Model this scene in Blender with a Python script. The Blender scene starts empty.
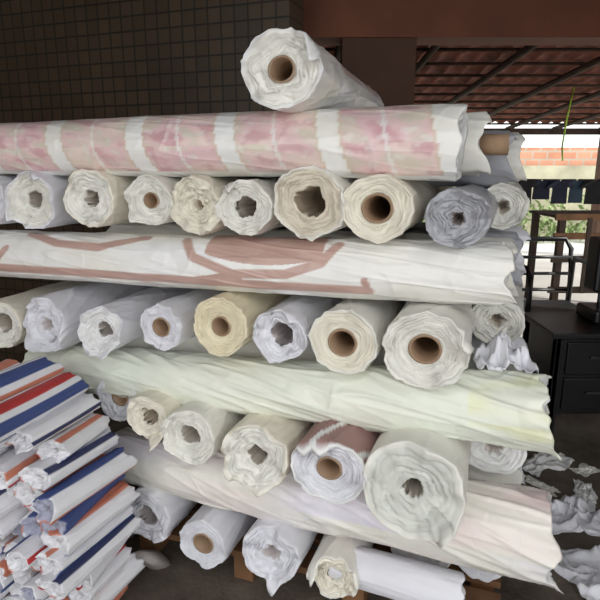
import bpy, bmesh, math, random
from mathutils import Vector, Matrix, noise as mn
random.seed(4)
TH = math.radians(20); CS, SN = math.cos(TH), math.sin(TH)
def W(s, d, h):                      # stack frame (along, into, up) -> world
    return Vector((s*CS + d*SN, -s*SN + d*CS, h))
def nz3(x, y, z): return mn.noise(Vector((x, y, z)))
def lerp(a, b, t): return a + (b-a)*t
def mix(c1, c2, t):
    t = max(0, min(1, t)); return tuple(c1[i]*(1-t)+c2[i]*t for i in range(3))
def srgb(r, g, b):
    f = lambda c: (c/255/12.92) if c/255 <= .04045 else ((c/255+.055)/1.055)**2.4
    return (f(r), f(g), f(b))

# ------------------------------------------------------------ materials
def newmat(name):
    m = bpy.data.materials.new(name); m.use_nodes = True
    nt = m.node_tree; b = nt.nodes['Principled BSDF']
    return m, nt, b
def simple(name, col, rough=.7, var=.25, scale=6, bump=.15, metal=0, bscale=40):
    m, nt, b = newmat(name); N = nt.nodes; L = nt.links
    tc = N.new('ShaderNodeTexCoord')
    n = N.new('ShaderNodeTexNoise'); n.inputs['Scale'].default_value = scale; n.inputs['Detail'].default_value = 6
    L.new(tc.outputs['Object'], n.inputs['Vector'])
    r = N.new('ShaderNodeValToRGB')
    r.color_ramp.elements[0].position = .3; r.color_ramp.elements[1].position = .7
    r.color_ramp.elements[0].color = (*[c*(1-var) for c in col], 1)
    r.color_ramp.elements[1].color = (*[min(1, c*(1+var)) for c in col], 1)
    L.new(n.outputs['Fac'], r.inputs['Fac']); L.new(r.outputs['Color'], b.inputs['Base Color'])
    n2 = N.new('ShaderNodeTexNoise'); n2.inputs['Scale'].default_value = bscale; n2.inputs['Detail'].default_value = 5
    L.new(tc.outputs['Object'], n2.inputs['Vector'])
    bp = N.new('ShaderNodeBump'); bp.inputs['Strength'].default_value = bump; bp.inputs['Distance'].default_value = .01
    L.new(n2.outputs['Fac'], bp.inputs['Height']); L.new(bp.outputs['Normal'], b.inputs['Normal'])
    b.inputs['Roughness'].default_value = rough; b.inputs['Metallic'].default_value = metal
    return m
def fabric(name, rough=.6, bump=.2, var=.08, coat=0, crease=.25):
    m, nt, b = newmat(name); N = nt.nodes; L = nt.links
    at = N.new('ShaderNodeAttribute'); at.attribute_name = 'Col'
    tc = N.new('ShaderNodeTexCoord')
    n = N.new('ShaderNodeTexNoise'); n.inputs['Scale'].default_value = 5; n.inputs['Detail'].default_value = 4
    L.new(tc.outputs['Object'], n.inputs['Vector'])
    mr = N.new('ShaderNodeMapRange'); mr.inputs[1].default_value = .3; mr.inputs[2].default_value = .7
    mr.inputs[3].default_value = 1-var; mr.inputs[4].default_value = 1.0
    L.new(n.outputs['Fac'], mr.inputs[0])
    mx = N.new('ShaderNodeMixRGB'); mx.blend_type = 'MULTIPLY'; mx.inputs[0].default_value = 1
    L.new(at.outputs['Color'], mx.inputs[1]); L.new(mr.outputs[0], mx.inputs[2])
    L.new(mx.outputs[0], b.inputs['Base Color'])
    n2 = N.new('ShaderNodeTexNoise'); n2.inputs['Scale'].default_value = 7; n2.inputs['Detail'].default_value = 2.5
    n2.inputs['Distortion'].default_value = 1.1
    L.new(tc.outputs['Object'], n2.inputs['Vector'])
    # a few soft ridged folds
    n3 = N.new('ShaderNodeTexNoise'); n3.inputs['Scale'].default_value = 5; n3.inputs['Detail'].default_value = .8
    n3.inputs['Distortion'].default_value = .7
    mp = N.new('ShaderNodeMapping'); mp.inputs['Location'].default_value = (3.3, 1.7, .4)
    L.new(tc.outputs['Object'], mp.inputs[0]); L.new(mp.outputs[0], n3.inputs['Vector'])
    s1 = N.new('ShaderNodeMath'); s1.operation = 'SUBTRACT'; s1.inputs[1].default_value = .5; L.new(n3.outputs['Fac'], s1.inputs[0])
    s2 = N.new('ShaderNodeMath'); s2.operation = 'ABSOLUTE'; L.new(s1.outputs[0], s2.inputs[0])
    s3 = N.new('ShaderNodeMapRange'); s3.interpolation_type = 'SMOOTHSTEP'; s3.inputs[1].default_value = 0; s3.inputs[2].default_value = .06; s3.inputs[3].default_value = crease; s3.inputs[4].default_value = 0
    L.new(s2.outputs[0], s3.inputs[0])
    ad = N.new('ShaderNodeMath'); ad.operation = 'ADD'; L.new(n2.outputs['Fac'], ad.inputs[0]); L.new(s3.outputs[0], ad.inputs[1])
    bp = N.new('ShaderNodeBump'); bp.inputs['Strength'].default_value = bump; bp.inputs['Distance'].default_value = .03
    L.new(ad.outputs[0], bp.inputs['Height']); L.new(bp.outputs['Normal'], b.inputs['Normal'])
    b.inputs['Roughness'].default_value = rough
    if coat:
        b.inputs['Coat Weight'].default_value = coat; b.inputs['Coat Roughness'].default_value = .28
        L.new(bp.outputs['Normal'], b.inputs['Coat Normal'])
    return m
FAB = fabric('woven_fabric', bump=.24, crease=.13); SAT = fabric('satin_fabric', rough=.42, bump=.32, var=.06, coat=.4, crease=.16)

def brickmat(name, c1, c2, cm, bw, bh, mortar, off, rough=.5, bump=.4):
    m, nt, b = newmat(name); N = nt.nodes; L = nt.links
    tc = N.new('ShaderNodeTexCoord'); sp = N.new('ShaderNodeSeparateXYZ'); cb = N.new('ShaderNodeCombineXYZ')
    L.new(tc.outputs['Object'], sp.inputs[0]); L.new(sp.outputs[0], cb.inputs[0]); L.new(sp.outputs[2], cb.inputs[1])
    br = N.new('ShaderNodeTexBrick'); br.offset = off; br.inputs['Scale'].default_value = 1
    br.inputs['Color1'].default_value = (*c1, 1); br.inputs['Color2'].default_value = (*c2, 1)
    br.inputs['Mortar'].default_value = (*cm, 1); br.inputs['Brick Width'].default_value = bw
    br.inputs['Row Height'].default_value = bh; br.inputs['Mortar Size'].default_value = mortar
    L.new(cb.outputs[0], br.inputs['Vector'])
    n = N.new('ShaderNodeTexNoise'); n.inputs['Scale'].default_value = 3; n.inputs['Detail'].default_value = 6
    L.new(tc.outputs['Object'], n.inputs['Vector'])
    mr = N.new('ShaderNodeMapRange'); mr.inputs[3].default_value = .65; mr.inputs[4].default_value = 1.25
    L.new(n.outputs['Fac'], mr.inputs[0])
    mx = N.new('ShaderNodeMixRGB'); mx.blend_type = 'MULTIPLY'; mx.inputs[0].default_value = 1
    L.new(br.outputs['Color'], mx.inputs[1]); L.new(mr.outputs[0], mx.inputs[2]); L.new(mx.outputs[0], b.inputs['Base Color'])
    bp = N.new('ShaderNodeBump'); bp.invert = True; bp.inputs['Strength'].default_value = bump; bp.inputs['Distance'].default_value = .004
    L.new(br.outputs['Fac'], bp.inputs['Height']); L.new(bp.outputs['Normal'], b.inputs['Normal'])
    b.inputs['Roughness'].default_value = rough
    return m
M_TILE = brickmat('brown_wall_tiles', srgb(84, 69, 53), srgb(72, 60, 46), srgb(38, 32, 26), .075, .075, .005, 0, .42)
M_BRICK = brickmat('clay_bricks', srgb(206, 150, 124), srgb(190, 132, 106), srgb(180, 165, 150), .3, .16, .02, .5, .9)
M_PLASTER = simple('mossy_plaster', srgb(176, 172, 150), .9, .3, 2)
M_TERRA = simple('painted_beam', srgb(116, 68, 48), .75, .2, 3)
M_PILLAR = simple('painted_pillar', srgb(84, 58, 44), .8, .2, 3)
M_ROOF = simple('clay_roof_tiles', srgb(126, 72, 56), .85, .45, 5)
M_WOOD = simple('rough_wood', srgb(116, 82, 54), .8, .3, 8)
M_DKWOOD = simple('dark_wood', srgb(62, 46, 36), .8, .3, 8)
M_BLACK = simple('black_painted_metal', srgb(26, 27, 30), .38, .3, 8, .05)
M_DARKG = simple('dark_grey_metal', srgb(46, 48, 52), .45, .3, 8, .05)
M_CEIL = simple('added_ceiling_boards', srgb(60, 46, 38), .9, .2, 3)
M_WALLD = simple('dark_plaster', srgb(80, 62, 50), .9, .2, 3)  # one dark brown tone, mottled at random
M_LEAF = simple('foliage', srgb(126, 146, 92), .6, .5, 9)
M_ROPE = simple('lime_rope', srgb(170, 215, 60), .6, .1, 9)
M_CARD = simple('cardboard', srgb(158, 130, 104), .85, .15, 20)

def floormat():
    m, nt, b = newmat('worn_concrete'); N = nt.nodes; L = nt.links
    tc = N.new('ShaderNodeTexCoord')
    n = N.new('ShaderNodeTexNoise'); n.inputs['Scale'].default_value = 3.5; n.inputs['Detail'].default_value = 9; n.inputs['Roughness'].default_value = .7
    L.new(tc.outputs['Object'], n.inputs['Vector'])
    r = N.new('ShaderNodeValToRGB'); e = r.color_ramp.elements
    e[0].position = .3; e[0].color = (*srgb(62, 54, 48), 1); e[1].position = .72; e[1].color = (*srgb(122, 110, 98), 1)
    L.new(n.outputs['Fac'], r.inputs[0]); L.new(r.outputs[0], b.inputs['Base Color'])
    v = N.new('ShaderNodeTexNoise'); v.inputs['Scale'].default_value = 60; v.inputs['Detail'].default_value = 5
    L.new(tc.outputs['Object'], v.inputs['Vector'])
    bp = N.new('ShaderNodeBump'); bp.inputs['Strength'].default_value = .4; bp.inputs['Distance'].default_value = .01
    L.new(v.outputs['Fac'], bp.inputs['Height']); L.new(bp.outputs['Normal'], b.inputs['Normal'])
    b.inputs['Roughness'].default_value = .8
    return m
M_FLOOR = floormat()
M_YARD = simple('pale_yard_paving', srgb(214, 213, 208), .85, .12, 1.5)

# ------------------------------------------------------------ mesh helpers
def mkobj(name, verts, faces, mat, cols=None, parent=None, smooth=True, recalc=True):
    me = bpy.data.meshes.new(name)
    c = Vector((0, 0, 0))
    for v in verts: c += v
    c /= max(1, len(verts))
    if parent: c = Vector((0, 0, 0))
    me.from_pydata([tuple(v-c) for v in verts], [], faces)
    if cols:
        ca = me.color_attributes.new('Col', 'FLOAT_COLOR', 'POINT')
        flat = []
        for k in cols: flat += [k[0], k[1], k[2], 1]
        ca.data.foreach_set('color', flat)
    if recalc:
        bm = bmesh.new(); bm.from_mesh(me); bmesh.ops.recalc_face_normals(bm, faces=bm.faces); bm.to_mesh(me); bm.free()
    if smooth: me.polygons.foreach_set('use_smooth', [True]*len(me.polygons))
    me.materials.append(mat); me.update()
    ob = bpy.data.objects.new(name, me); bpy.context.collection.objects.link(ob)
    if parent: ob.parent = parent
    else: ob.location = c
    return ob
def box(name, lo, hi, mat, parent=None, frame=None, bevel=0.0):
    x0, y0, z0 = lo; x1, y1, z1 = hi
    P = [(x0, y0, z0), (x1, y0, z0), (x1, y1, z0), (x0, y1, z0), (x0, y0, z1), (x1, y0, z1), (x1, y1, z1), (x0, y1, z1)]
    P = [frame(*p) if frame else Vector(p) for p in P]
    F = [(0, 3, 2, 1), (4, 5, 6, 7), (0, 1, 5, 4), (1, 2, 6, 5), (2, 3, 7, 6), (3, 0, 4, 7)]
    o = mkobj(name, P, F, mat, parent=parent, smooth=False)
    if bevel:
        m = o.modifiers.new('b', 'BEVEL'); m.width = bevel; m.segments = 2
    return o
def empty(name, loc=(0, 0, 0)):
    e = bpy.data.objects.new(name, None); bpy.context.collection.objects.link(e); e.location = loc; return e
def tube(name, pts, r, mat, parent=None, n=10):
    V = []; F = []
    for i, p in enumerate(pts):
        p = Vector(p); a = Vector(pts[max(0, i-1)]); b = Vector(pts[min(len(pts)-1, i+1)])
        w = (b-a).normalized(); u = w.cross(Vector((0, 0, 1)))
        if u.length < .1: u = w.cross(Vector((0, 1, 0)))
        u.normalize(); q = w.cross(u)
        for k in range(n):
            t = 2*math.pi*k/n; V.append(p + (u*math.cos(t)+q*math.sin(t))*r)
    for i in range(len(pts)-1):
        for k in range(n):
            F.append((i*n+k, i*n+(k+1) % n, (i+1)*n+(k+1) % n, (i+1)*n+k))
    F.append(tuple(range(n))); F.append(tuple(range((len(pts)-1)*n, len(pts)*n)))
    return mkobj(name, V, F, mat, parent=parent)

# ------------------------------------------------------------ the cloth roll
CARD = srgb(156, 128, 102)
def roll_geo(A, B, rA, rB, bodycol, capA, capB, seed=0, na=88, dz=.014, wr=.045, squash=.95, twist=5.0, V=None, F=None, C=None):
    """capA/B: dict(kind card|open|shut, hole, col, rag, lay, L, cone)"""
    if V is None: V, F, C = [], [], []
    ax = B-A; Ln = ax.length; w = ax.normalized()
    e1 = w.cross(Vector((0, 0, 1))).normalized(); e2 = e1.cross(w).normalized()
    nzr = max(6, int(Ln/dz)); so = seed*7.31
    def rad(z, a):
        t = z/Ln; r = lerp(rA, rB, t); ca, sa = math.cos(a), math.sin(a)
        lo = nz3(ca*1.0+so, sa*1.0, z*1.6)
        at = a + z*twist
        c2, s2 = math.cos(at), math.sin(at)
        v = nz3(c2*1.7+so, s2*1.7+3, z*2.6)
        md = math.exp(-(v/.08)**2)                       # soft isolated creases
        v2 = nz3(c2*3.0+so, s2*3.0-4, z*4)
        hi = math.exp(-(v2/.10)**2)
        end = math.exp(-z/.05)+math.exp(-(Ln-z)/.05)
        ri = nz3(ca*3.6+so, sa*3.6, 11.)*.05*end*wr/.045
        return r*(1+.075*lo + wr*(.9*md+.5*hi-.4)) + r*ri
    def edge(cap, a):
        ca, sa = math.cos(a), math.sin(a)
        e = cap['rag']*(1.2*nz3(ca*1.7+so, sa*1.7, seed+cap['rag']*9)+.22*nz3(ca*4.5, sa*4.5+so, 2.))
        for a0, wd, am in cap.get('tails', ()):
            da = (a-a0+math.pi) % (2*math.pi)-math.pi
            e += am*math.exp(-(da/wd)**2)
        return e
    def pt(z, a, r):
        p = A + w*z + e1*(math.cos(a)*r) + e2*(math.sin(a)*r*squash)
        over = max(-z, z-Ln, 0)-.015
        if over > 0: p = p - Vector((0, 0, over*1.1)) - (e1*math.cos(a)+e2*math.sin(a))*over*.35
        return p
    base = len(V)
    zs = sorted(set([Ln*i/nzr for i in range(nzr+1)] + [.004] + [Ln-.004]))
    nzr = len(zs)-1
    for i, z0 in enumerate(zs):
        for k in range(na):
            a = 2*math.pi*k/na
            z = z0 - edge(capA, a)*math.exp(-z0/.04)*1.0 + edge(capB, a)*math.exp(-(Ln-z0)/.04)
            rr = rad(z0, a)
            m = min(z0, Ln-z0)
            if m < .002: rr *= .975                      # slightly rounded lip
            V.append(pt(z, a, rr)); C.append(bodycol(z0, a))
    for i in range(nzr):
        for k in range(na):
            k2 = (k+1) % na
            F.append((base+i*na+k, base+i*na+k2, base+(i+1)*na+k2, base+(i+1)*na+k))
    for end, cap in ((0, capA), (1, capB)):
        z0 = Ln*end; sg = 1 if end == 0 else -1      # inward direction
        r0 = rA if end == 0 else rB
        rc = cap['hole']*r0; L = cap['L']; NR = L*4; kind = cap['kind']
        prev = base + (0 if end == 0 else nzr*na)
        ed = [edge(cap, 2*math.pi*k/na) for k in range(na)]
        ro = [rad(z0, 2*math.pi*k/na)*.975 for k in range(na)]
        irr = {'card': .0, 'open': .3, 'shut': .5}[kind]
        rings = []
        for j in range(1, NR+1):
            q = j/NR
            rings.append(('c', q))
        if kind == 'card':
            rings += [('k', -.006, 1.0), ('k', -.006, .84), ('k', .1, .84), ('k', .3, .84), ('k', .5, .84), ('k', .5, .01)]
        elif kind == 'open':
            rings += [('k', .01, 1.02), ('k', .04, 1.05), ('k', .1, .98), ('k', .18, .9), ('k', .3, .8), ('k', .38, .01)]
        else:
            rings += [('k', .012, .85), ('k', .04, .55), ('k', .09, .35), ('k', .1, .02)]
        lo = [1+irr*nz3(math.cos(2*math.pi*k/na)*1.2+so*2, math.sin(2*math.pi*k/na)*1.2, 5.) +
              irr*.35*nz3(math.cos(2*math.pi*k/na)*3+so*2, math.sin(2*math.pi*k/na)*3, 9.) for k in range(na)]
        for R in rings:
            st = len(V)
            for k in range(na):
                a = 2*math.pi*k/na; ca, sa = math.cos(a), math.sin(a)
                if R[0] == 'c':
                    q = R[1]
                    wob = cap['wob']*(1-q)*q*4*nz3(ca*1.3+so, sa*1.3, q*1.5+8)
                    ph = q*L+wob*1.5
                    fr = ph-math.floor(ph); li = math.floor(ph)
                    gap = max(0, nz3(ca*1.5, sa*1.5+so, li*4.1)+.3)*1.9
                    dep = cap['lay']*gap*(abs(2*fr-1)**2.2)
                    if q < .9: dep += cap['rag']*.55*nz3(ca*1.7+so, sa*1.7, li*2.7)*math.sin(math.pi*min(1, q*1.1))
                    dep += cap['cone']*q
                    rr = ro[k]*(1-q)+rc*lo[k]*q
                    rr *= 1+.035*cap['wob']*nz3(ca*3.4+so, sa*3.4, q*4)
                    z = z0 - sg*ed[k]*(1-q)**(1.5 if ed[k] < .03 else 9) + sg*dep
                    V.append(pt(z, a, rr))
                    cc = cap['col']; v = .91+.16*nz3(li*3.3+so, ca, sa)
                    C.append(tuple(min(1, x*v) for x in (mix(bodycol(z0, a), cc, q*6))))
                else:
                    rr = rc*lo[k]*R[2]
                    if kind != 'card': rr *= 1+.25*nz3(ca*3, sa*3+so, R[1]*14)
                    z = z0 + sg*(cap['cone']+R[1])
                    V.append(pt(z, a, rr)); C.append(CARD if kind == 'card' else mix(cap['col'], CARD, .45))
            for k in range(na):
                k2 = (k+1) % na
                F.append((prev+k, prev+k2, st+k2, st+k))
            prev = st
        F.append(tuple(prev+k for k in range(na)))
    return V, F, C
def cap(kind='open', hole=.35, col=(.8, .8, .78), rag=.012, lay=.006, L=7, cone=.012, wob=.8, tails=()):
    return dict(kind=kind, hole=hole, col=col, rag=rag, lay=lay, L=L, cone=cone, wob=wob, tails=tails)

WHITE = srgb(241, 241, 241); LILAC = srgb(233, 233, 240); CREAM = srgb(241, 235, 219); GREENW = srgb(226, 232, 220)
YEL = srgb(241, 230, 200); GREY = srgb(174, 175, 182); OFFW = srgb(240, 238, 230); ROSE = srgb(172, 136, 132); BEIGE = srgb(226, 216, 198)
def flat(c, c2=None, sc=4):
    c2 = c2 or tuple(x*.93 for x in c)
    return lambda z, a: mix(c, c2, .5+.9*nz3(math.cos(a)*1.5+c[0]*30, math.sin(a)*1.5, z*sc))

# --- rolls whose ends face the viewer: s,h,r,dface,kind,hole,body,face,len,rag
faces = [
 # top
 (-.545, 1.630, .106, 1.36, 'card', .34, 'top', OFFW, .82, .018),
 # row 2
 (-1.62, 1.29, .090, 1.41, 'open', .3, LILAC, LILAC, 1.1, .014),
 (-1.421, 1.294, .094, 1.40, 'open', .3, LILAC, OFFW, 1.1, .024),
 (-1.186, 1.302, .090, 1.39, 'open', .30, CREAM, OFFW, 1.1, .020),
 (-.985, 1.300, .080, 1.41, 'card', .32, OFFW, OFFW, 1.1, .018),
 (-.828, 1.290, .084, 1.40, 'shut', .2, CREAM, CREAM, 1.1, .028),
 (-.672, 1.288, .083, 1.40, 'open', .38, OFFW, OFFW, 1.1, .022),
 (-.480, 1.308, .102, 1.38, 'open', .42, OFFW, BEIGE, 1.1, .020),
 (-.302, 1.296, .092, 1.38, 'card', .44, CREAM, CREAM, 1.1, .010),
 (-.106, 1.277, .078, 1.38, 'shut', .22, GREY, GREY, .9, .020),
 # row 4
 (-1.617, .865, .094, 1.40, 'open', .4, CREAM, OFFW, 1.1, .014),
 (-1.393, .890, .098, 1.37, 'shut', .25, LILAC, LILAC, 1.1, .034),
 (-1.158, .900, .080, 1.36, 'open', .34, LILAC, WHITE, 1.1, .026),
 (-.950, .925, .072, 1.38, 'card', .42, LILAC, LILAC, 1.1, .014),
 (-.752, .945, .088, 1.38, 'card', .34, YEL, YEL, 1.1, .010),
 (-.563, .940, .080, 1.38, 'open', .42, LILAC, LILAC, 1.1, .020),
 (-.382, .940, .096, 1.38, 'card', .42, OFFW, CREAM, 1.1, .008),
 (-.163, .950, .110, 1.36, 'card', .38, OFFW, OFFW, 1.1, .016),
 # row 6
 (-1.150, .655, .078, 1.40, 'card', .4, LILAC, LILAC, 1.0, .012),
 (-.990, .640, .079, 1.34, 'open', .40, CREAM, CREAM, 1.0, .018),
 (-.838, .612, .090, 1.32, 'open', .36, OFFW, OFFW, 1.0, .020),
 (-.620, .585, .106, 1.32, 'open', .28, CREAM, OFFW, 1.0, .026),
 (-.395, .600, .106, 1.30, 'card', .34, 'rose', LILAC, 1.0, .020),
 (-.167, .590, .132, 1.30, 'open', .20, OFFW, srgb(218, 220, 212), 1.0, .022),
 # row 8
 (-1.070, .235, .100, 1.40, 'open', .38, LILAC, LILAC, 1.0, .025),
 (-.842, .200, .088, 1.38, 'card', .42, LILAC, LILAC, 1.0, .010),
 (-.603, .225, .100, 1.38, 'shut', .3, LILAC, LILAC, 1.0, .040),
 (-.400, .200, .080, 1.38, 'open', .30, OFFW, CREAM, 1.0, .03),
]
def topcol(z, a):
    b = mix(OFFW, LILAC, .5+nz3(z*5, a, 1))
    s = (z*math.cos(.5)+a*.05) % .26
    if z > .16 and s < .17 and .35 < a < 1.9: b = mix(srgb(190, 166, 162), srgb(214, 194, 192), .5+nz3(z*14, a*3, 2)*1.5)
    return b
def rosecol(z, a):
    b = mix(ROSE, srgb(160, 124, 120), .5+nz3(z*5, a, 1))
    if abs(((a*1.2+z*6) % 1.6)-.8) < .12: b = WHITE
    if z < .012: b = WHITE
    return b
for i, (s, h, r, df, kind, hole, bc, fc, ln, rag) in enumerate(faces):
    bcf = topcol if bc == 'top' else rosecol if bc == 'rose' else flat(bc)
    jit = random.uniform(-.02, .02)
    back = W(s+jit, df+ln, h - (.0 if i else .03))
    tl = [(random.uniform(0, 6.28), random.uniform(.25, .5), random.uniform(.01, .03)) for _ in range(2)] if rag > .015 else ()
    V, F, C = roll_geo(W(s, df, h), back, r, r*.9, bcf,
        cap(kind, hole, fc, rag*1.1, .005+rag*.28, random.choice([6, 7, 9]), random.uniform(.004, .025), random.uniform(.8, 1.6), tails=tl),
        cap('shut', .25, fc, .01, .004, 4), seed=i+1, na=132, dz=.012, wr=random.uniform(.03, .055), squash=random.uniform(.88, 1.0), twist=random.uniform(1, 4)*random.choice([-1, 1]))
    mkobj('fabric_roll', V, F, FAB if i % 3 else SAT, C)

# --- long rolls lying across
def seg(p, a, b):
    ax, ay = a; bx, by = b; px, py = p
    dx, dy = bx-ax, by-ay; t = max(0, min(1, ((px-ax)*dx+(py-ay)*dy)/(dx*dx+dy*dy+1e-9)))
    return math.hypot(px-ax-dx*t, py-ay-dy*t)
PK = srgb(230, 196, 199); PK2 = srgb(206, 152, 161); GRN = srgb(204, 206, 182)
def sst(a, b, x):
    t = max(0, min(1, (x-a)/(b-a))); return t*t*(3-2*t)
def floral(S0):
    def f(z, a):
        s = S0+z; ad = math.degrees(a if a < math.pi else a-2*math.pi)
        sk = s+ad*.00035
        u = (-.165-sk) % .29
        cell = int((-.165-sk)//.29)
        wht = mix(WHITE, OFFW, .5+nz3(z*6, a, 0))
        if sk > -.165 or u > .232 or ad < -58 or ad > 120: return wht
        n1 = nz3(s*7, a*1.1, 3.); n2 = nz3(s*13+5+a, a*2.0, 9.); n3 = nz3(s*36, a*4.5, 1.); n4 = nz3(s*70, a*8, 4.)
        c = mix(PK, srgb(238, 216, 208), .5+n1*1.4)
        c = mix(c, PK2, .7*sst(.0, .38, n2+.25*n3+.12*n4))
        c = mix(c, GRN, .5*sst(.05, .45, -n2+.25*n3-.12*n4))
        c = mix(c, wht, .35*sst(.15, .4, n3))
        if .113 < u < .123: c = mix(c, wht, .7)
        if (u < .008) or (u > .224): c = mix(c, srgb(214, 200, 170), .5)
        if cell % 2: c = mix(c, GRN, .10)
        return c
    return f
BR = srgb(190, 156, 145)
def linework(S0):
    k = .088*math.pi/180
    polys = [([(-.88, 62), (-.84, 20), (-.71, -10), (-.55, -6), (-.45, 18), (-.41, 60)], .014),
             ([(-1.62, -24), (-.325, -35)], .017), ([(-1.48, 70), (-1.35, 42), (-1.18, 34), (-1.02, 66)], .015),
             ([(-.325, -35), (-.33, -12)], .010), ([(-1.55, 25), (-1.62, -26)], .012)]
    def f(z, a):
        s = S0+z; ad = math.degrees(a if a < math.pi else a-2*math.pi)
        base = mix(OFFW, WHITE, .5+nz3(z*4, a, 0))
        p = (s, ad*k)
        tone = mix(BR, srgb(202, 170, 160), .5+nz3(z*9, a*3, 2))
        e = 10+((s+.62)/.15)**2*12
        if -.80 < s < -.45 and ad > e and ad < 110: return tone
        if -.96 < s < -.68 and -35 < ad < -35+(s+.96)*120: return tone
        best = 9
        for pl, th in polys:
            for q in range(len(pl)-1):
                best = min(best, seg(p, (pl[q][0], pl[q][1]*k), (pl[q+1][0], pl[q+1][1]*k))/th)
        return mix(tone, base, sst(.8, 1.2, best))
    return f
def pastel(z, a):
    n = nz3(z*1.6+3, math.cos(a), math.sin(a))
    c = mix(srgb(239, 237, 228), srgb(236, 216, 214), n*2.2+.2)
    return mix(c, srgb(232, 228, 238), nz3(z*1.7+20, a*.6, 4)*2)
def greenish(z, a):
    c = mix(srgb(227, 232, 219), srgb(239, 240, 226), .5+nz3(z*3, a, 0))
    if z > 1.5: c = mix(c, srgb(230, 232, 200), max(0, nz3(z*7, a*1.5, 4)*2.2))
    return c
def long(name, sL, hL, rL, sR, hR, rR, d, col, seed, kR='open', hole=.35, rag=.02, na=88, dz=.014, wr=.05, mat=FAB, squash=.97, fc=WHITE, dR=None, cone=.01, tw=1.5, tails=()):
    V, F, C = roll_geo(W(sL, d, hL), W(sR, dR or d, hR), rL, rR, col, cap('shut', .3, fc, .01, .004, 4),
                       cap(kR, hole, fc, rag, .008, 6, cone, 1.2, tails), seed=seed, na=na, dz=dz, wr=wr, squash=squash, twist=tw)
    return mkobj(name, V, F, mat, C)
long('printed_fabric_roll', -2.3, 1.452, .080, -.115, 1.455, .092, 1.475, floral(-2.3), 41, 'open', .3, .014, 220, .007, .022, SAT)
long('printed_fabric_roll', -2.3, 1.085, .084, .01, 1.132, .084, 1.48, linework(-2.3), 42, 'open', .3, .02, 240, .006, .034, SAT, tails=[(.5, .35, .03), (-.6, .3, .035)])
long('fabric_roll', -1.55, .700, .082, .135, .775, .100, 1.48, greenish, 43, 'shut', .3, .03, 150, .009, .065, SAT, tw=3, tails=[(-.3, .3, .035), (-1.0, .3, .06), (1.0, .4, .02)])
long('fabric_roll', -1.25, .385, .095, .185, .395, .125, 1.51, pastel, 44, 'shut', .3, .025, 150, .009, .055, SAT, tw=2, tails=[(.2, .4, .02), (-.9, .3, .04)])
long('fabric_roll', -.42, .20, .058, -.03, .185, .062, 1.46, flat(LILAC), 45, 'shut', .3, .015)
# rolls further back in each crossing layer
for n, (d, h, r, e, k, c) in enumerate([
    (1.655, 1.455, .086, -.075, 'card', OFFW), (1.835, 1.42, .084, -.01, 'open', GREY), (2.01, 1.42, .084, .025, 'open', OFFW),
    (1.66, 1.12, .085, .02, 'open', OFFW), (1.84, 1.12, .085, .04, 'card', GREY), (2.02, 1.12, .085, .06, 'open', LILAC),
    (1.68, .77, .095, .06, 'open', OFFW), (1.88, .77, .09, .08, 'open', LILAC),
    (1.76, .39, .11, .10, 'open', OFFW), (1.99, .39, .10, .12, 'open', LILAC)]):
    long('fabric_roll', -1.3, h, r, e, h, r, d, flat(c), 60+n, k, .36, .015, 84, .02, fc=c, tails=[(-.8, .4, .03), (.9, .3, .02)])
# short crosswise rolls filling the right-rear corner of the stack
for n, (s, h, r, df, c) in enumerate([(-.01, 1.28, .072, 1.80, OFFW), (.0, .94, .08, 1.74, OFFW), (.02, .58, .09, 1.62, WHITE), (.02, .21, .09, 1.62, LILAC), (-.17, .21, .1, 1.6, WHITE)]):
    V, F, C = roll_geo(W(s, df, h), W(s, df+.7, h), r, r, flat(c), cap('shut', .3, c, .02, .01, 6), cap('shut', .3, c, .02, .01, 4), seed=80+n)
    mkobj('fabric_roll', V, F, FAB, C)
# bare cardboard core sticking out of the second roll of the upper layer
def core(s0, s1, d, h, r):
    V = []; F = []; n = 32; A = W(s0, d, h); B = W(s1, d, h); w = (B-A).normalized(); e1 = w.cross(Vector((0, 0, 1))); e2 = Vector((0, 0, 1))
    for P, rr in ((A, r), (B, r), (B, r*.82), (A, r*.82)):
        for k in range(n):
            t = 2*math.pi*k/n; V.append(P+e1*math.cos(t)*rr+e2*math.sin(t)*rr)
    for j in range(4):
        for k in range(n): F.append((j*n+k, j*n+(k+1) % n, ((j+1) % 4)*n+(k+1) % n, ((j+1) % 4)*n+k))
    mkobj('cardboard_tube', V, F, M_CARD)
core(-.085, -.006, 1.655, 1.455, .028)

# ------------------------------------------------------------ striped bundle pile (left foreground)
BLU = srgb(62, 80, 136); RED = srgb(190, 54, 54); ORG = srgb(204, 128, 104); SW = srgb(232, 232, 237); NAV = srgb(50, 56, 94); GRYB = srgb(172, 174, 194)
def stripes(seq, ph):
    n = len(seq)
    def f(z, a):
        t = ((a/(2*math.pi)+ph+.012*math.sin(z*9)) % 1.0)*n
        i = int(t) % n; fr = t-int(t)
        return mix(seq[i], seq[(i+1) % n], sst(.86, 1.0, fr))
    return f
seqs = [[SW, SW, BLU, SW, ORG, SW, SW, RED, SW, BLU, SW, SW, ORG, SW, SW, SW], [SW, SW, SW, GRYB, SW, SW, BLU, SW, SW, SW, SW],
        [SW, RED, SW, SW, SW, BLU, SW, SW, SW, ORG, SW, SW, SW], [SW, SW, NAV, SW, SW, SW, SW, RED, SW, ORG, SW, SW], [SW, BLU, BLU, SW, SW, ORG, ORG, SW], [SW, SW, SW]]
V, F, C = [], [], []
sd = 200
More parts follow.
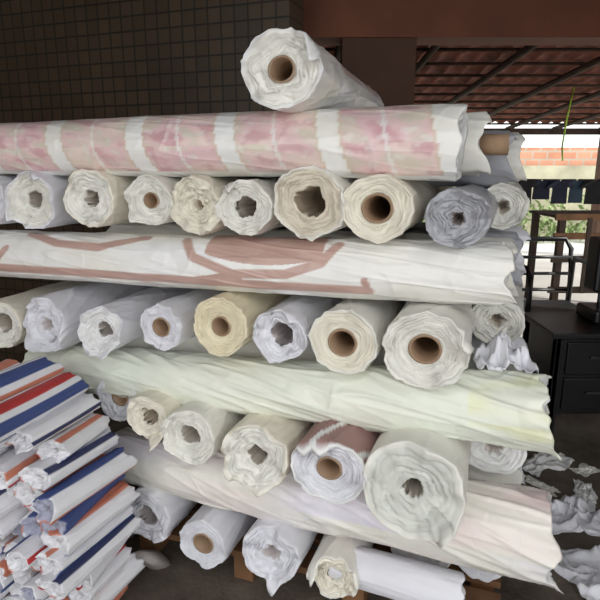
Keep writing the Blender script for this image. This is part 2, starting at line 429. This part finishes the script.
def bundle(s, h, r, d0, d1, seq, ph, sq=.75, ds=0, dh=0, kind='open', na=72, fc=SW, wr=.05):
    global sd
    sd += 1
    roll_geo(W(s, d0, h), W(s+ds, d1, h+dh), r, r*.95, stripes(seq, ph), cap(kind, .22, fc, .014, .012, 4, .01, 1.5, tails=[(random.uniform(0, 6.3), .4, .014)]),
             cap('shut', .3, SW, .02, .006, 3, .01), seed=sd, na=na, dz=.012, wr=wr, squash=sq, twist=.6, V=V, F=F, C=C)
h = .04; rI = 0
while h < .70:
    rr = random.choice([.046, .052, .058]); sqv = random.uniform(.60, .72)
    right = -1.045 - max(0, h-.5)*.35 + random.uniform(-.02, .01)
    s = right-rr
    for c in range(5):
        r2 = rr*random.uniform(.88, 1.08)
        bundle(s, h+random.uniform(-.008, .008), r2, random.uniform(.99, 1.12), random.uniform(1.28, 1.34), random.choice(seqs), random.random(),
               ds=random.uniform(-.05, .03), dh=random.uniform(-.012, .012), kind=random.choice(['open', 'shut', 'shut']), na=88, sq=sqv*random.uniform(.9, 1.15),
               fc=random.choice([SW, SW, SW, GRYB]))
        s -= rr*1.95
    h += rr*sqv*1.72; rI += 1
TOPS = [SW, BLU, BLU, SW, RED, RED, SW, BLU, BLU, SW, ORG, ORG, SW, BLU, BLU]
bundle(-1.225, .735, .062, .92, 1.30, TOPS, .1, .7, ds=-.01, na=150, wr=.04)
bundle(-1.34, .77, .064, .88, 1.30, TOPS, .75, .8, ds=.02, na=150, wr=.04)
bundle(-1.46, .745, .06, .9, 1.3, TOPS, .5, .8, na=120, wr=.04)
mkobj('striped_fabric_bundle_pile', V, F, FAB, C)

# ------------------------------------------------------------ pallet under the stack
pal = empty('wooden_pallet', W(-.5, 1.9, 0)); off = pal.location.copy()
def fr(s, d, h): return W(s, d, h)-off
for k in range(7):
    box('deck_board_%d' % k, (-1.20, 1.50+k*.15, .085), (.08, 1.60+k*.15, .108), M_WOOD, pal, fr)
for k in range(4):
    s = -1.18+k*.39
    box('stringer_%d' % k, (s, 1.50, .0), (s+.07, 2.50, .085), M_WOOD, pal, fr)

# ------------------------------------------------------------ rags
def rag(name, cx, cy, z0, rx, ry, hgt, col, seed, n=60, rot=0):
    V = []; F = []; C = []
    for i in range(n+1):
        for j in range(n+1):
            x = i/n*2-1; y = j/n*2-1
            wx = x+.3*nz3(x*1.5+seed, y*1.5, 1); wy = y+.3*nz3(x*1.5, y*1.5+seed, 5)
            rr = math.hypot(x, y)
            v1 = nz3(wx*1.1+seed, wy*1.1, 2); v2 = nz3(wx*2.2+seed, wy*2.2, 7); v3 = nz3(wx*4+seed, wy*4, 9)
            z = hgt*(.45*math.exp(-(v1/.14)**2)+.27*math.exp(-(v2/.14)**2)+.1*math.exp(-(v3/.12)**2)+.22*(1-min(1, rr)))
            z *= (1-.6*min(1, rr**3))
            edge = 1+.45*nz3(math.atan2(y, x)*1.3, seed, 3)
            px = wx*rx*edge; py = wy*ry*edge
            qx = px*math.cos(rot)-py*math.sin(rot); qy = px*math.sin(rot)+py*math.cos(rot)
            V.append(Vector((cx+qx, cy+qy, max(z0+.003, z0+z)))); C.append(mix(col, tuple(c*.85 for c in col), .5+nz3(x*3, y*3, seed)))
    for i in range(n):
        for j in range(n): F.append((i*(n+1)+j, (i+1)*(n+1)+j, (i+1)*(n+1)+j+1, i*(n+1)+j+1))
    o = mkobj(name, V, F, FAB, C); m = o.modifiers.new('t', 'SOLIDIFY'); m.thickness = .002; return o
for (x, y, rx_, ry_, hh, cc, sdd, rt) in [
    (1.10, 2.02, .15, .12, .07, LILAC, 3, 0), (1.08, 1.66, .17, .15, .10, LILAC, 9, .3), (1.18, 2.45, .13, .07, .05, WHITE, 15, .5),
    (1.02, 2.85, .14, .05, .04, GREY, 21, .2), (1.33, 1.95, .12, .10, .06, GREY, 27, 0), (1.25, 2.2, .09, .04, .03, WHITE, 57, 1.2),
    (1.22, 1.72, .10, .09, .06, LILAC, 61, .9), (.18, 1.32, .10, .05, .03, OFFW, 33, 1), (-.28, 1.45, .06, .05, .03, GREY, 39, 0),
    (1.08, 2.25, .07, .03, .02, OFFW, 65, 2.2), (1.35, 2.38, .06, .04, .02, OFFW, 69, .4), (.98, 2.62, .07, .04, .025, WHITE, 73, .8)]:
    rag('cloth_scrap', x, y, 0, rx_, ry_, hh, cc, sdd, rot=rt)
p = W(.015, 1.58, .868); rag('cloth_scrap', p.x, p.y, p.z, .07, .09, .09, LILAC, 45)

# ------------------------------------------------------------ building shell
box('floor', (-5, -3, -.1), (7, 3.62, 0), M_FLOOR)
box('ground', (-5, 3.62, -.1), (14, 22, -.002), M_YARD)
me = bpy.data.meshes.new('wall_back')
x0, x1, y0, y1, z0, z1 = -5.0, -1.056, 2.75, 2.95, 0, 2.6
me.from_pydata([(x0, y0, z0), (x1, y0, z0), (x1, y1, z0), (x0, y1, z0), (x0, y0, z1), (x1, y0, z1), (x1, y1, z1), (x0, y1, z1)], [],
               [(0, 3, 2, 1), (4, 5, 6, 7), (0, 1, 5, 4), (1, 2, 6, 5), (2, 3, 7, 6), (3, 0, 4, 7)])
me.materials.append(M_TILE); TW = bpy.data.objects.new('wall_back', me); bpy.context.collection.objects.link(TW); TW.rotation_euler = (0, 0, -TH)
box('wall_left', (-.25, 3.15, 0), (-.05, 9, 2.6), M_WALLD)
box('sun_block_wall', (2.5, -.6, 0), (2.7, 3.3, 2.6), M_WALLD)  # unseen, added to keep direct sun off the stack
box('contrast_wall', (-3.4, -.6, 0), (-3.2, 4.2, 2.6), M_WALLD)  # unseen, added to close off left skylight and deepen contrast
box('added_ceiling', (-4.6, -.15, 2.6), (2.8, 3.7, 2.7), M_CEIL)  # out of view, added over the stack to darken it from above
box('beam', (-.3, 3.4, 2.10), (7, 3.62, 2.62), M_TERRA)
box('pillar', (.24, 3.42, 0), (.66, 3.60, 2.1), M_PILLAR)
box('pillar', (4.6, 8.7, 0), (4.85, 8.95, 1.9), M_PILLAR)
# tiled roof seen from below
V = []; F = []; nx = 330; ny = 48; X0, X1, Y0, Y1 = -.2, 6.4, 3.6, 9.0
for j in range(ny+1):
    y = lerp(Y0, Y1, j/ny); row = (y-Y0)/.36; st = (row-math.floor(row))*.03
    for i in range(nx+1):
        x = lerp(X0, X1, i/nx)
        V.append(Vector((x, y, lerp(2.42, 2.02, j/ny)+.045*abs(math.sin(math.pi*x/.17))-st)))
for j in range(ny):
    for i in range(nx): F.append((j*(nx+1)+i, j*(nx+1)+i+1, (j+1)*(nx+1)+i+1, (j+1)*(nx+1)+i))
mkobj('tiled_roof', V, F, M_ROOF)
raf = empty('roof_rafters', (3, 6, 2.2)); ro = raf.location.copy()
for k in range(9):
    x = .3+k*.72
    tube('rafter_%d' % k, [Vector((x, 3.6, 2.34))-ro, Vector((x, 9.0, 1.95))-ro], .03, M_DKWOOD, raf, 6)
for k in range(12):
    y = 3.9+k*.44; z = lerp(2.38, 1.985, (y-3.6)/5.4)
    tube('batten_%d' % k, [Vector((-.2, y, z))-ro, Vector((6.4, y, z))-ro], .014, M_DKWOOD, raf, 5)
box('eave_beam', (-.2, 8.85, 1.86), (6.6, 8.98, 1.95), M_DKWOOD)
box('boundary_wall', (-2, 11.5, 0), (13, 11.7, 1.40), M_PLASTER)
box('brick_wall', (-2, 11.8, 0), (13, 12.0, 1.76), M_BRICK)

# foliage
V = []; F = []
for k in range(2000):
    x = random.uniform(1.5, 9.5); y = random.uniform(10.2, 11.2); z = abs(random.gauss(0, .36))
    if z > .95: z = random.random()*.8
    c = Vector((x, y, z+.03)); a = Vector((random.gauss(0, 1), random.gauss(0, 1), random.gauss(.4, 1))).normalized()*random.uniform(.05, .12)
    b = a.cross(Vector((random.gauss(0, 1), random.gauss(0, 1), random.gauss(0, 1)))).normalized()*random.uniform(.02, .04)
    i = len(V); V += [c-a, c+b, c+a, c-b]; F.append((i, i+1, i+2, i+3))
mkobj('hedge', V, F, M_LEAF, smooth=False, recalc=False)

# clothesline
cl = empty('clothesline', (3.6, 7.2, 1.2)); co = cl.location.copy()
tube('rope', [Vector((2.0+.5*k, 7.2, 1.25-.03*math.sin(k/9*math.pi)))-co for k in range(9)], .006, M_DKWOOD, cl, 6)
M_C1 = simple('navy_cloth', srgb(30, 34, 52), .9); M_C2 = simple('teal_cloth', srgb(40, 56, 70), .9); M_C3 = simple('black_cloth', srgb(20, 20, 24), .9)
for k in range(12):
    x = 2.40+k*.22; w = random.uniform(.10, .13); hh = random.uniform(.25, .42); sl = .04
    prof = [(-w, 0), (-w-sl*1.6, -.10), (-w-sl, -.13), (-w*.8, -.09), (-w*.85, -hh), (w*.85, -hh), (w*.8, -.09), (w+sl, -.13), (w+sl*1.6, -.10), (w, 0), (.03, 0), (0, -.03), (-.03, 0)]
    Vv = [Vector((x+q[0], 7.2+.03*(k % 2)+.015*math.sin(q[0]*40)+dy, 1.235+q[1]))-co for dy in (-.01, .01) for q in prof]
    n = len(prof); Fv = [tuple(range(n)), tuple(range(2*n-1, n-1, -1))]+[(i, (i+1) % n, n+(i+1) % n, n+i) for i in range(n)]
    mkobj('shirt_%d' % k, Vv, Fv, [M_C1, M_C2, M_C3, M_C1][k % 4], parent=cl, smooth=False)
for x in (2.0, 6.0): tube('post_%d' % x, [Vector((x, 7.2, 0))-co, Vector((x, 7.2, 1.5))-co], .03, M_DKWOOD, cl, 8)
tube('lime_rope', [(2.86, 6.2, 2.2), (2.83, 6.22, 1.9), (2.80, 6.2, 1.6), (2.82, 6.2, 1.45)], .009, M_ROPE)

# wooden rack in the yard
rk = empty('wooden_rack', (3.0, 5.6, 0)); rx = rk.location.copy()
def lb(nm, a, b, m): box(nm, tuple(Vector(a)-rx), tuple(Vector(b)-rx), m, rk)
for i, (x, y) in enumerate([(2.45, 5.3), (3.9, 5.3), (2.45, 5.9), (3.9, 5.9)]): lb('leg_%d' % i, (x, y, 0), (x+.06, y+.06, .92), M_DKWOOD)
for i, z in enumerate([.2, .5, .72, .90]):
    lb('rail_front_%d' % i, (2.4, 5.28, z), (4.0, 5.31, z+.06), M_WOOD if i > 1 else M_DKWOOD)
for k in range(5): lb('slat_%d' % k, (2.4, 5.3+k*.13, .92), (4.0, 5.4+k*.13, .945), M_DKWOOD)
for k in range(4): lb('upright_%d' % k, (2.7+k*.3, 5.27, .2), (2.74+k*.3, 5.29, .92), M_DKWOOD)

# black metal desk
dk = empty('metal_desk', (1.8, 3.0, 0)); dx = dk.location.copy()
def db(nm, a, b, m=M_BLACK, bv=.006): box(nm, tuple(Vector(a)-dx), tuple(Vector(b)-dx), m, dk, bevel=bv)
db('top', (1.24, 2.62, .57), (2.4, 3.05, .60))
db('side_panel', (1.27, 2.65, .02), (1.30, 3.02, .57)); db('modesty_panel', (1.27, 2.97, .15), (2.35, 3.00, .57))
db('pedestal', (1.32, 2.68, .15), (1.70, 2.96, .56), M_BLACK)
for k in range(2): db('drawer_%d' % k, (1.34, 2.665, .18+k*.19), (1.68, 2.69, .35+k*.19)); db('handle_%d' % k, (1.45, 2.645, .27+k*.19), (1.57, 2.668, .285+k*.19), M_DARKG, .003)
for i, (x, y) in enumerate([(1.27, 2.65), (2.33, 2.65), (1.27, 2.98), (2.33, 2.98)]): db('leg_%d' % i, (x, y, 0), (x+.04, y+.04, .57))
# sewing machine on the desk
sm = empty('sewing_machine', (1.7, 2.9, .60)); so_ = sm.location.copy()
def sb(nm, a, b, m=M_BLACK, bv=.015):
    o_ = Vector((-.02, .10, .08)); box(nm, tuple(Vector(a)-o_-so_), tuple(Vector(b)-o_-so_), m, sm, bevel=bv)
sb('base', (1.50, 2.88, .68), (2.0, 3.10, .75)); sb('pillar_arm', (1.86, 2.92, .75), (1.98, 3.05, 1.0)); sb('head_arm', (1.52, 2.93, .96), (1.98, 3.04, 1.12)); sb('needle_head', (1.50, 2.92, .84), (1.62, 3.05, 1.12))
tube('needle_bar', [Vector((1.58, 2.88, .66))-so_, Vector((1.58, 2.88, .78))-so_], .008, M_DARKG, sm)
tube('handwheel', [Vector((2.0, 2.885, .93))-so_, Vector((2.03, 2.885, .93))-so_], .06, M_DARKG, sm, 24)
# black chair
ch = empty('armchair', (1.68, 3.75, 0)); cx = ch.location.copy()
def T(nm, pts, r=.018): tube(nm, [Vector(q)-Vector((.07, 0, 0))-cx for q in pts], r, M_BLACK, ch, 8)
def arc(x, y0, y1):
    return [(x, y0, 0), (x, y0, .60), (x, y0+.02, .71), (x, y0+.07, .76), (x, y1-.05, .76), (x, y1, .74), (x, y1+.02, .0)]
T('arm_left', arc(1.52, 3.45, 3.95)); T('arm_right', arc(2.02, 3.45, 3.95))
T('back_frame', [(1.52, 3.97, .4), (1.52, 4.0, .82), (1.57, 4.0, .89), (1.97, 4.0, .89), (2.02, 4.0, .82), (2.02, 3.97, .4)])
for k in range(3): T('back_slat_%d' % k, [(1.52, 3.99, .52+k*.12), (2.02, 3.99, .52+k*.12)], .012)
box('seat', tuple(Vector((1.45, 3.47, .40))-cx), tuple(Vector((1.95, 3.97, .45))-cx), M_DARKG, ch, bevel=.015)

# ------------------------------------------------------------ light
w = bpy.data.worlds.new('World'); bpy.context.scene.world = w; w.use_nodes = True
bg = w.node_tree.nodes['Background']; bg.inputs[0].default_value = (.97, .985, .985, 1); bg.inputs[1].default_value = 2.0
sun = bpy.data.lights.new('sun', 'SUN'); sun.energy = 4.5; sun.angle = .02; sun.color = (1, .96, .88)
so = bpy.data.objects.new('sun', sun); bpy.context.collection.objects.link(so)
d = Vector((.80, -.36, .50)).normalized(); so.rotation_euler = d.to_track_quat('Z', 'Y').to_euler(); so.location = (6, -3, 6)

cam = bpy.data.cameras.new('camera'); cam.lens = 33.6; cam.sensor_width = 36; cam.clip_start = .05
c = bpy.data.objects.new('camera', cam); bpy.context.collection.objects.link(c)
c.location = (0, 0, 1.4); c.rotation_euler = (math.radians(90-13.5), 0, 0)
bpy.context.scene.camera = c
bpy.context.scene.view_settings.view_transform = 'Standard'
